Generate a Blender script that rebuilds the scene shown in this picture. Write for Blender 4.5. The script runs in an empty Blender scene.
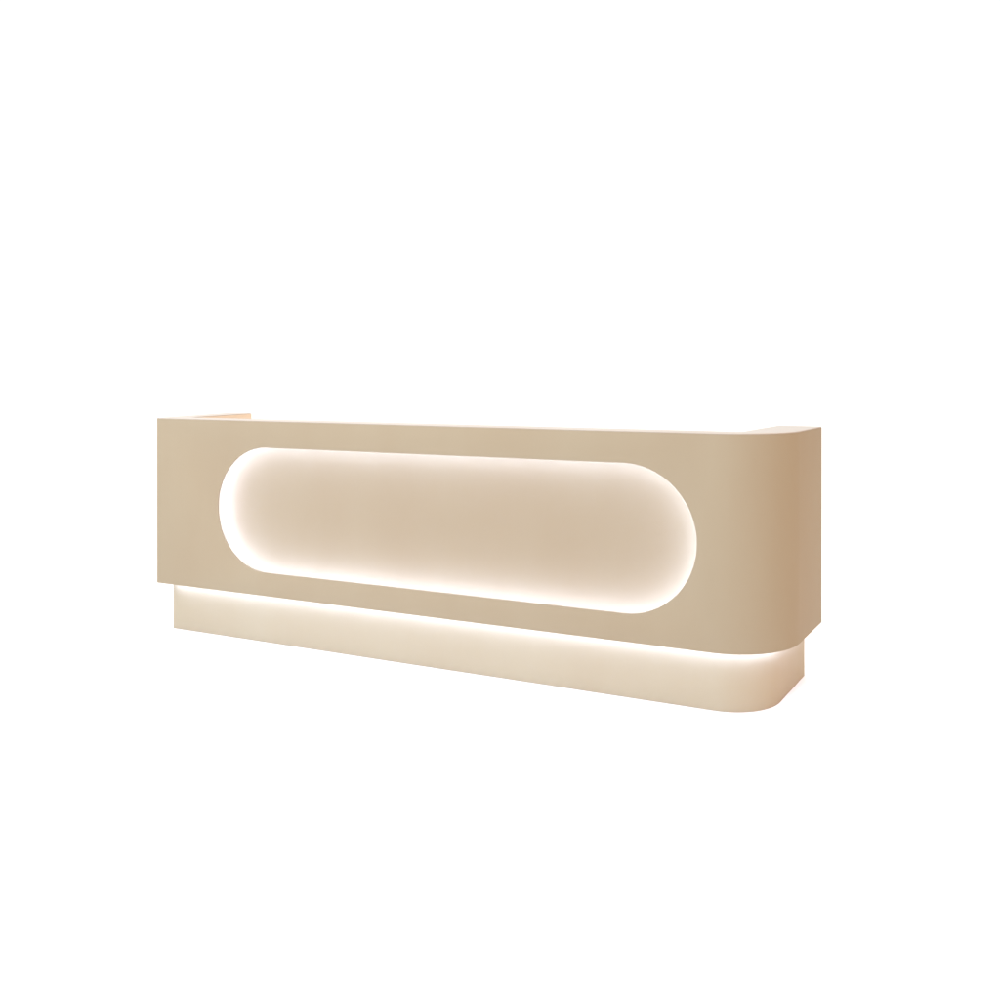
import bpy, bmesh, math

S = bpy.context.scene
C = S.collection

# ------------------------------------------------------------------ sizes (metres)
L, D = 2.9536, 0.5532                  # length, depth of the two returns
XA, YE, SP = 2.655, 0.24, 0.106        # start and end of the rounded corner, splay of the right side
ZB, ZT = 0.2276, 1.0                   # underside and top of the body
WF, WL, WR = 0.1095, 0.1515, 0.1685    # wall thickness: front, left, right return
XB = -0.1000                           # back corner of the splayed left return
PF, PL, PR = 0.0692, 0.0261, 0.0709    # set-back of the plinth
PXA, PYE, PD = 2.645, 0.25, 0.5790
OX0, OX1, OZ0, OZ1 = 0.377, 2.600, 0.332, 0.8815   # oval opening
LIP, CAV = 0.006, 0.076                # thickness of the front skin, depth of the niche


# ------------------------------------------------------------------ materials
def nodes(name):
    m = bpy.data.materials.new(name)
    m.use_nodes = True
    n = m.node_tree.nodes
    n.clear()
    return m, n, m.node_tree.links


def lacquer(name, col, rough=0.4, var=0.05, spec=0.35, bump=0.02, scale=3.0):
    m, n, l = nodes(name)
    out = n.new('ShaderNodeOutputMaterial')
    b = n.new('ShaderNodeBsdfPrincipled')
    b.inputs['Roughness'].default_value = rough
    b.inputs['Specular IOR Level'].default_value = spec
    tc = n.new('ShaderNodeTexCoord')
    mp = n.new('ShaderNodeMapping')
    mp.inputs['Scale'].default_value = (1.0, 1.0, 0.35)
    l.new(tc.outputs['Object'], mp.inputs['Vector'])
    nz = n.new('ShaderNodeTexNoise')
    nz.inputs['Scale'].default_value = scale
    nz.inputs['Detail'].default_value = 3
    l.new(mp.outputs['Vector'], nz.inputs['Vector'])
    rp = n.new('ShaderNodeValToRGB')
    rp.color_ramp.elements[0].position = 0.3
    rp.color_ramp.elements[1].position = 0.7
    rp.color_ramp.elements[0].color = (col[0] * (1 - var * .6), col[1] * (1 - var), col[2] * (1 - var * 1.3), 1)
    rp.color_ramp.elements[1].color = (col[0] * (1 + var * .6), col[1] * (1 + var), col[2] * (1 + var * 1.3), 1)
    l.new(nz.outputs['Fac'], rp.inputs['Fac'])
    l.new(rp.outputs['Color'], b.inputs['Base Color'])
    if bump:
        n2 = n.new('ShaderNodeTexNoise')
        n2.inputs['Scale'].default_value = 420
        n2.inputs['Detail'].default_value = 2
        l.new(tc.outputs['Object'], n2.inputs['Vector'])
        bp = n.new('ShaderNodeBump')
        bp.inputs['Strength'].default_value = bump
        bp.inputs['Distance'].default_value = 0.001
        l.new(n2.outputs['Fac'], bp.inputs['Height'])
        l.new(bp.outputs['Normal'], b.inputs['Normal'])
    l.new(b.outputs['BSDF'], out.inputs['Surface'])
    return m


def glow(name, col, strength):
    m, n, l = nodes(name)
    out = n.new('ShaderNodeOutputMaterial')
    e = n.new('ShaderNodeEmission')
    e.inputs['Color'].default_value = (*col, 1)
    e.inputs['Strength'].default_value = strength
    l.new(e.outputs['Emission'], out.inputs['Surface'])
    return m


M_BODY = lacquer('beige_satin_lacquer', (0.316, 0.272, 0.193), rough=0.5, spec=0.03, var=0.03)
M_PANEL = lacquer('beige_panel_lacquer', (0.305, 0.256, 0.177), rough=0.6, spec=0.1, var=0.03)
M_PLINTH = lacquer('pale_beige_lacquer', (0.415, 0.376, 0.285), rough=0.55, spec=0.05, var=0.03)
M_TOP = lacquer('cream_counter_lacquer', (0.41, 0.365, 0.305), rough=0.4)
M_INNER = lacquer('warm_cream_inner', (0.72, 0.65, 0.52), rough=0.45)
M_FLOOR = lacquer('white_floor', (0.91, 0.91, 0.91), rough=0.6, var=0.0, spec=0.2, bump=0)
M_WHITE = lacquer('white_reflector', (0.85, 0.85, 0.85), rough=0.6, var=0.0, spec=0.2, bump=0)
M_LED_OVAL = glow('warm_white_led_oval', (0.69, 0.80, 1.20), 29.0)
M_LED_BASE = glow('warm_white_led_base', (0.72, 0.80, 1.12), 21.0)


# ------------------------------------------------------------------ helpers
def corner(xa, ya, xe, ye, sp, n=48, k=0.57):
    """rounded corner from (xa, ya) heading +x to (xe, ye) heading (sp, 1)"""
    cx = xe - sp * (ye - ya)
    b1 = (xa + k * (cx - xa), ya)
    b2 = (xe + k * (cx - xe), ye + k * (ya - ye))
    pts = []
    for i in range(n + 1):
        t = i / n
        c = ((1 - t) ** 3, 3 * t * (1 - t) ** 2, 3 * t * t * (1 - t), t ** 3)
        pts.append((c[0] * xa + c[1] * b1[0] + c[2] * b2[0] + c[3] * xe,
                    c[0] * ya + c[1] * b1[1] + c[2] * b2[1] + c[3] * ye))
    return pts


def stadium(x0, x1, z0, z1, grow=0.0, n=96):
    r = (z1 - z0) / 2
    zc = (z0 + z1) / 2
    a, b = x0 + r, x1 - r
    r += grow
    pts = [(b + r * math.cos(t), zc + r * math.sin(t))
           for t in (-math.pi / 2 + math.pi * k / n for k in range(n + 1))]
    pts += [(a + r * math.cos(t), zc + r * math.sin(t))
            for t in (math.pi / 2 + math.pi * k / n for k in range(n + 1))]
    return pts


def prism(loop, to3, a, b):
    bm = bmesh.new()
    lo = [bm.verts.new(to3(p, a)) for p in loop]
    hi = [bm.verts.new(to3(p, b)) for p in loop]
    k = len(loop)
    bm.faces.new(lo)
    bm.faces.new(hi)
    for i in range(k):
        j = (i + 1) % k
        bm.faces.new((lo[i], lo[j], hi[j], hi[i]))
    bmesh.ops.recalc_face_normals(bm, faces=bm.faces)
    return bm


UP = lambda p, h: (p[0], p[1], h)          # plan outline, extruded upward
BACK = lambda p, y: (p[0], y, p[1])        # elevation outline, extruded backward


def obj(name, bm, mat, parent=None, bevel=0.0, cutters=()):
    me = bpy.data.meshes.new(name)
    bm.to_mesh(me)
    bm.free()
    o = bpy.data.objects.new(name, me)
    C.objects.link(o)
    tmp = []
    for cb in cutters:
        cm = bpy.data.meshes.new('cut')
        cb.to_mesh(cm)
        cb.free()
        co = bpy.data.objects.new('cut', cm)
        C.objects.link(co)
        tmp.append(co)
        md = o.modifiers.new('cut', 'BOOLEAN')
        md.operation = 'DIFFERENCE'
        md.solver = 'EXACT'
        md.object = co
    if bevel:
        md = o.modifiers.new('bevel', 'BEVEL')
        md.width = bevel
        md.segments = 3
        md.limit_method = 'ANGLE'
        md.angle_limit = math.radians(50)
    if o.modifiers:
        bpy.context.view_layer.update()
        dg = bpy.context.evaluated_depsgraph_get()
        new = bpy.data.meshes.new_from_object(o.evaluated_get(dg))
        o.modifiers.clear()
        o.data = new
        new.name = name
        bpy.data.meshes.remove(me)
        for co in tmp:
            cm = co.data
            bpy.data.objects.remove(co)
            bpy.data.meshes.remove(cm)
        me = new
    for p in me.polygons:
        p.use_smooth = True
    me.set_sharp_from_angle(angle=math.radians(28))
    me.materials.clear()
    me.materials.append(mat)
    if parent:
        o.parent = parent
    return o


def ribbon(path, closed, sect):
    """sweep a rectangular section along a path; sect(p, nrm) -> four 3-D corners"""
    bm = bmesh.new()
    k = len(path)
    rings = []
    for i, p in enumerate(path):
        if closed:
            q0, q1 = path[i - 1], path[(i + 1) % k]
        else:
            q0, q1 = path[max(i - 1, 0)], path[min(i + 1, k - 1)]
        tx, ty = q1[0] - q0[0], q1[1] - q0[1]
        d = math.hypot(tx, ty) or 1
        rings.append([bm.verts.new(v) for v in sect(p, (ty / d, -tx / d))])
    for i in range(k if closed else k - 1):
        a, b = rings[i], rings[(i + 1) % k]
        for s in range(4):
            t = (s + 1) % 4
            bm.faces.new((a[s], a[t], b[t], b[s]))
    if not closed:
        bm.faces.new(rings[0])
        bm.faces.new(rings[-1])
    bmesh.ops.recalc_face_normals(bm, faces=bm.faces)
    return bm


# ------------------------------------------------------------------ floor
bm = bmesh.new()
bmesh.ops.create_grid(bm, x_segments=8, y_segments=8, size=60)
floor = obj('floor', bm, M_FLOOR)
floor['kind'] = 'structure'

# ------------------------------------------------------------------ the desk
desk = bpy.data.objects.new('reception_desk', None)
C.objects.link(desk)
desk['label'] = 'long beige reception desk with rounded end, glowing oval niche and lit plinth on white floor'
desk['category'] = 'reception desk'


def u_shape(inset=0.0):
    e = inset
    o = [(XB + e, D - e), (e, e)]
    o += corner(XA, e, L - e - SP * (D - YE), YE, SP)
    o += [(L - e, D - e), (L - WR + e, D - e)]
    r = 0.03
    cx, cy = L - WR + e - SP * (D - WF) - r, WF - e + r
    o += [(cx + r * math.cos(t), cy + r * math.sin(t)) for t in (-math.pi / 2 * k / 8 for k in range(9))]
    o += [(XB + WL + SP * (D - WF) - e, WF - e), (XB + WL - e, D - e)]
    return o


TOPT = 0.004
opening = prism(stadium(OX0, OX1, OZ0, OZ1), BACK, -0.05, LIP + 0.01)
cavity = prism(stadium(OX0, OX1, OZ0, OZ1, 0.065), BACK, LIP, CAV)
body = obj('counter_body', prism(u_shape(), UP, ZB, ZT - TOPT), M_BODY, desk, 0.0018, (cavity, opening))

top = obj('counter_top', prism(u_shape(0.0006), UP, ZT - TOPT, ZT), M_TOP, desk, 0.0012)
top['label'] = 'pale cream top edge of the counter'

panel = obj('niche_panel', prism(stadium(OX0, OX1, OZ0, OZ1, 0.0610), BACK, CAV - 0.012, CAV - 0.0015), M_PANEL, desk)
panel['label'] = 'smooth beige panel inside the lit oval niche'

# strip glued behind the lip of the opening
def oval_sect(p, nr):
    y0, y1 = LIP + 0.002, LIP + 0.017
    a, b = 0.028, 0.033
    return [(p[0] + nr[0] * a, y0, p[1] + nr[1] * a), (p[0] + nr[0] * b, y0, p[1] + nr[1] * b),
            (p[0] + nr[0] * b, y1, p[1] + nr[1] * b), (p[0] + nr[0] * a, y1, p[1] + nr[1] * a)]


led = obj('light_strip', ribbon(stadium(OX0, OX1, OZ0, OZ1, 0.0, 96), True, oval_sect), M_LED_OVAL, desk)

# white reflector ring added to brighten the niche rim, hidden behind the lip
def reflector_sect(p, nr):
    y0, y1 = LIP + 0.0006, CAV - 0.0125
    a, b = 0.0615, 0.0645
    return [(p[0] + nr[0] * a, y0, p[1] + nr[1] * a), (p[0] + nr[0] * b, y0, p[1] + nr[1] * b),
            (p[0] + nr[0] * b, y1, p[1] + nr[1] * b), (p[0] + nr[0] * a, y1, p[1] + nr[1] * a)]


obj('added_reflector', ribbon(stadium(OX0, OX1, OZ0, OZ1, 0.0, 96), True, reflector_sect), M_WHITE, desk)

# plinth
pl = [(PL, PD), (PL, PF + 0.006), (PL + 0.0018, PF + 0.0018), (PL + 0.006, PF)]
pl += corner(PXA, PF, L - PR - SP * (PD - PYE), PYE, SP)
pl += [(L - PR, PD)]
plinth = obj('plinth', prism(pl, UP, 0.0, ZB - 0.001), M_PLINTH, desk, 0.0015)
plinth['label'] = 'pale set-back plinth washed by hidden light'

path = [(PL + 0.02, PF)] + corner(PXA, PF, L - PR - SP * (PD - PYE), PYE, SP) + [(L - PR - SP * 0.03, PD - 0.03)]


def base_sect(p, nr):
    z0, z1 = ZB - 0.009, ZB - 0.002
    a, b = 0.018, 0.028
    return [(p[0] + nr[0] * a, p[1] + nr[1] * a, z0), (p[0] + nr[0] * b, p[1] + nr[1] * b, z0),
            (p[0] + nr[0] * b, p[1] + nr[1] * b, z1), (p[0] + nr[0] * a, p[1] + nr[1] * a, z1)]


obj('light_strip', ribbon(path, False, base_sect), M_LED_BASE, desk)

# thin warm-toned slab added on the inside of the left return
xa, ya = XB + WL + SP * (D - WF - 0.003) + 0.001, WF + 0.003
xb, yb = XB + WL + SP * 0.002 + 0.001, D - 0.002
slab = obj('inner_slab', prism([(xa, ya), (xa + 0.003, ya), (xb + 0.003, yb), (xb, yb)], UP, ZB + 0.002, ZT - 0.003),
          M_INNER, desk)
slab['label'] = 'warm orange inner face of the left return'

# ------------------------------------------------------------------ light
w = bpy.data.worlds.new('World')
S.world = w
w.use_nodes = True
n, l = w.node_tree.nodes, w.node_tree.links
n.clear()
out = n.new('ShaderNodeOutputWorld')
bg = n.new('ShaderNodeBackground')
tc = n.new('ShaderNodeTexCoord')
dot = n.new('ShaderNodeVectorMath')
dot.operation = 'DOT_PRODUCT'
l.new(tc.outputs['Generated'], dot.inputs[0])
dot.inputs[1].default_value = (0.985, -0.17, 0.0)
mr = n.new('ShaderNodeMapRange')
mr.interpolation_type = 'SMOOTHSTEP'
mr.inputs['From Min'].default_value = 0.36
mr.inputs['From Max'].default_value = 0.66
l.new(dot.outputs['Value'], mr.inputs['Value'])
mix = n.new('ShaderNodeMix')
mix.data_type = 'RGBA'
mix.inputs['A'].default_value = (1.09, 1.09, 1.13, 1)
mix.inputs['B'].default_value = (1.3, 0.44, 0.0, 1)  # orange sector added out of view to warm the desk's right end
l.new(mr.outputs['Result'], mix.inputs['Factor'])
sep = n.new('ShaderNodeSeparateXYZ')
l.new(tc.outputs['Generated'], sep.inputs['Vector'])
up = n.new('ShaderNodeMapRange')
up.inputs['From Min'].default_value = 0.45
up.inputs['From Max'].default_value = 0.8
l.new(sep.outputs['Z'], up.inputs['Value'])
mix2 = n.new('ShaderNodeMix')
mix2.data_type = 'RGBA'
mix2.inputs['B'].default_value = (1.8, 1.8, 1.72, 1)  # overhead sky brightened out of view to keep the floor white
l.new(up.outputs['Result'], mix2.inputs['Factor'])
l.new(mix.outputs['Result'], mix2.inputs['A'])
l.new(mix2.outputs['Result'], bg.inputs['Color'])
bg.inputs['Strength'].default_value = 1.0
l.new(bg.outputs['Background'], out.inputs['Surface'])


def softbox(name, loc, target, sx, sy, power, col=(1, 1, 1)):
    d = bpy.data.lights.new(name, 'AREA')
    d.shape = 'RECTANGLE'
    d.size, d.size_y = sx, sy
    d.energy = power
    d.color = col
    o = bpy.data.objects.new(name, d)
    C.objects.link(o)
    o.location = loc
    from mathutils import Vector
    o.rotation_euler = (Vector(target) - Vector(loc)).to_track_quat('-Z', 'Y').to_euler()
    return o


softbox('key_softbox', (0.2, -5.0, 3.2), (1.2, 0.0, 0.4), 5.0, 2.5, 120, (0.96, 1.0, 1.15))
softbox('top_softbox', (0.2, -0.6, 4.2), (0.4, 0.0, 0.0), 5.0, 4.0, 115, (0.96, 1.0, 1.15))

# ------------------------------------------------------------------ camera
cd = bpy.data.cameras.new('camera')
cam = bpy.data.objects.new('camera', cd)
C.objects.link(cam)
cam.location = (3.4524, -3.0768, 1.2095)
cam.rotation_euler = (math.pi / 2, 0, 0.4092)
cd.sensor_fit = 'HORIZONTAL'
cd.sensor_width = 36
cd.lens = 36 * 0.8953
cd.shift_x = -0.07146
cd.shift_y = -0.1268
cd.clip_start = 0.05
cd.clip_end = 500
S.camera = cam

S.view_settings.view_transform = 'Standard'
S.view_settings.look = 'None'
S.view_settings.exposure = 0
S.view_settings.gamma = 1
S.view_settings.use_curve_mapping = False
S.cycles.use_denoising = True
S.cycles.max_bounces = 10
S.cycles.diffuse_bounces = 6
